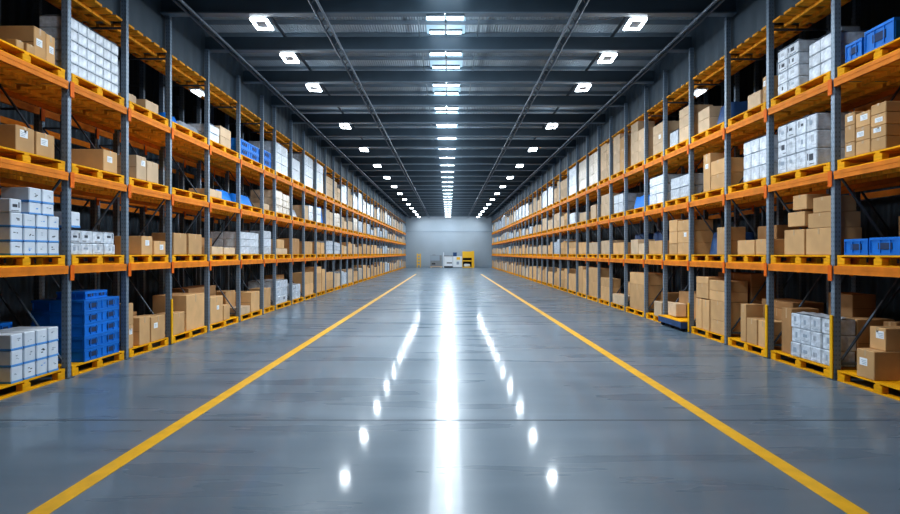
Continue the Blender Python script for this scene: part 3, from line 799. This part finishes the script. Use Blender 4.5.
# ------------------------------------------------------------------ label the goods
from collections import defaultdict
grp = defaultdict(list)
for it in ITEMS: grp[it['s'], it['lv'], it['bay'], it['what']].append(it)
for (s, lv, bay, what), its in grp.items():
    cols = []
    for it in sorted(its, key=lambda i: (i['y'], i['off'])):
        for c in cols:
            if abs(c[0]['y'] - it['y']) < .07 and abs(c[0]['off'] - it['off']) < .12: c.append(it); break
        else: cols.append([it])
    for ci, c in enumerate(cols):
        c.sort(key=lambda i: i['z'])
        for ri, it in enumerate(c):
            pos = ''
            if len(cols) > 1: pos += {2: ['nearer', 'farther']}.get(len(cols), [ordinal(i + 1) for i in range(len(cols))])[ci] + ' column'
            if len(c) > 1:
                pos += ' ' + ('bottom' if ri == 0 else 'top' if ri == len(c) - 1 else 'middle' if len(c) == 3 else ordinal(ri + 1)) + ' row'
            pos = pos.strip()
            it['o']['label'] = f"{what}, {pos + ', ' if pos else ''}{LVL[lv]}, {SIDE[s]} rack, {ordinal(bay)} bay back"
            it['o']['category'] = it['cat']
            it['o']['group'] = f"{it['cat']} goods on the {LVL[lv]} of the {SIDE[s]} rack" if lv else f"{it['cat']} goods on floor pallets of the {SIDE[s]} rack"

# ------------------------------------------------------------------ things by the end wall
ye = YE - 2.2
t = tag(empty('bulk_bin', (-1.75, ye, 0)), 'grey open bulk bin on a low skid by the end wall', 'bin')
m = MB().box(-.8, .8, -.45, -.41, .2, 1.75).box(-.8, .8, .41, .45, .2, 1.75).box(-.8, -.76, -.41, .41, .2, 1.75).box(.76, .8, -.41, .41, .2, 1.75).box(-.76, .76, -.41, .41, .2, .3)
obj('bin_body', m, 'grey', t); obj('skid', MB().box(-.8, .9, -.45, .45, .1, .2).box(-.8, -.6, -.45, .45, 0, .1).box(.6, .8, -.45, .45, 0, .1), 'tan', t)
obj('front_flap', MB().box(-.78, .5, -.50, -.46, 1.0, 1.72), 'lamp_reflect', t)
obj('dark_opening', MB().box(-.6, -.1, -.47, -.452, .45, .65), 'black', t)
obj('green_lid', MB().box(-.5, -.1, -.3, .3, 1.76, 1.85), 'grey', t)
t = tag(empty('work_cabinet', (-.0, ye, 0)), 'white work cabinet with dark plinth and grey worktop by the end wall', 'cabinet')
obj('cabinet_body', MB().box(-.6, .58, -.4, .4, .22, 1.6), 'cabwhite', t); obj('plinth', MB().box(-.6, .58, -.38, .4, 0, .22), 'black', t)
obj('worktop', MB().box(-.66, .58, -.46, .44, 1.6, 1.72), 'grey', t); obj('drawer_slot', MB().box(-.25, .5, -.42, -.401, .6, .75), 'black', t)
obj('side_post', MB().box(-.75, -.64, -.4, -.3, 0, 2.15), 'cabwhite', t)
t = tag(empty('storage_tub', (.90, ye - .1, 1.605)), 'small dark blue tub on top of white stand beside white cabinet', 'tub')
obj('tub_body', MB().cbox(-.26, .26, -.25, .25, .0, .48, .03), 'navy', t); obj('tub_lid', MB().box(-.29, .29, -.28, .28, .48, .54), 'navy', t)
t = tag(empty('display_stand', (1.28, ye, 0)), 'white boxy stand with yellow emblem beside yellow shelf unit', 'stand')
obj('stand_body', MB().cbox(-.64, .62, -.4, .4, .1, 1.6, .02), 'cabwhite', t); obj('foot', MB().box(-.6, .2, -.38, .38, 0, .1), 'grey', t)
obj('yellow_emblem', MB().box(-.15, .35, -.42, -.401, 1.12, 1.5), 'yellow', t); obj('grey_panel', MB().box(-.15, .2, -.42, -.401, .45, .85), 'inkgrey', t)
t = tag(empty('shelf_unit', (2.72, ye, 0)), 'tall yellow shelf unit with dark open compartments by the end wall', 'shelf unit')
obj('side_panel', MB().box(-.76, -.70, -.4, .4, 0, 2.3), 'yellow', t); obj('side_panel', MB().box(.55, .9, -.45, .4, 0, 2.35), 'yellow', t)
obj('back_panel', MB().box(-.7, .55, .36, .4, 0, 2.3), 'black', t)
for z0, z1 in ((0, .12), (.88, 1.05), (1.38, 2.3)): obj('shelf', MB().box(-.7, .55, -.4, .36, z0, z1), 'yellow', t)
o = tag(obj('plastic_sack', MB().cbox(-.5, .4, -.3, .3, 0, .42, .12), 'cabwhite', None, (2.65, ye, .125)), 'white sack on the bottom shelf of the yellow shelf unit', 'sack')
t = tag(empty('safety_barrier', (-4.25, ye + 1.0, 0)), 'yellow ladder-like safety barrier standing by the end wall near left rack', 'barrier')
for x in (-.22, .22): obj('post', MB().box(x - .06, x + .06, -.06, .06, 0, 2.0), 'yellow', t)
for z in (.35, .8, 1.25, 1.7): obj('rail', MB().box(-.16, .16, -.04, .04, z, z + .16), 'yellow', t)

# ------------------------------------------------------------------ added fill lights without fixtures, brightening the end wall
for x in (-2.6, 0, 2.6): area('end_wall_fill', (x, YE - 3.2, 7.0), .8, .4, WALLW, rot=(math.radians(38), 0, 0))

w = bpy.data.worlds.new('World'); bpy.context.scene.world = w; w.use_nodes = True
w.node_tree.nodes['Background'].inputs[0].default_value = (.10, .15, .20, 1); w.node_tree.nodes['Background'].inputs[1].default_value = .25

cam = bpy.data.cameras.new('camera'); co = bpy.data.objects.new('camera', cam); C.objects.link(co)
co.location = (0, 0, H); co.rotation_euler = (math.pi / 2, 0, 0)
cam.sensor_width = 36; cam.lens = 36 * F / 900; cam.clip_end = 300
cam.shift_x = (450 - VX) / 900; cam.shift_y = -(257 - VY) / 900
bpy.context.scene.camera = co
sc = bpy.context.scene
sc.view_settings.view_transform = 'Standard'; sc.view_settings.look = 'Medium High Contrast'; sc.view_settings.exposure = .24
sc.cycles.use_denoising = True; sc.cycles.max_bounces = 6; sc.cycles.sample_clamp_indirect = 8
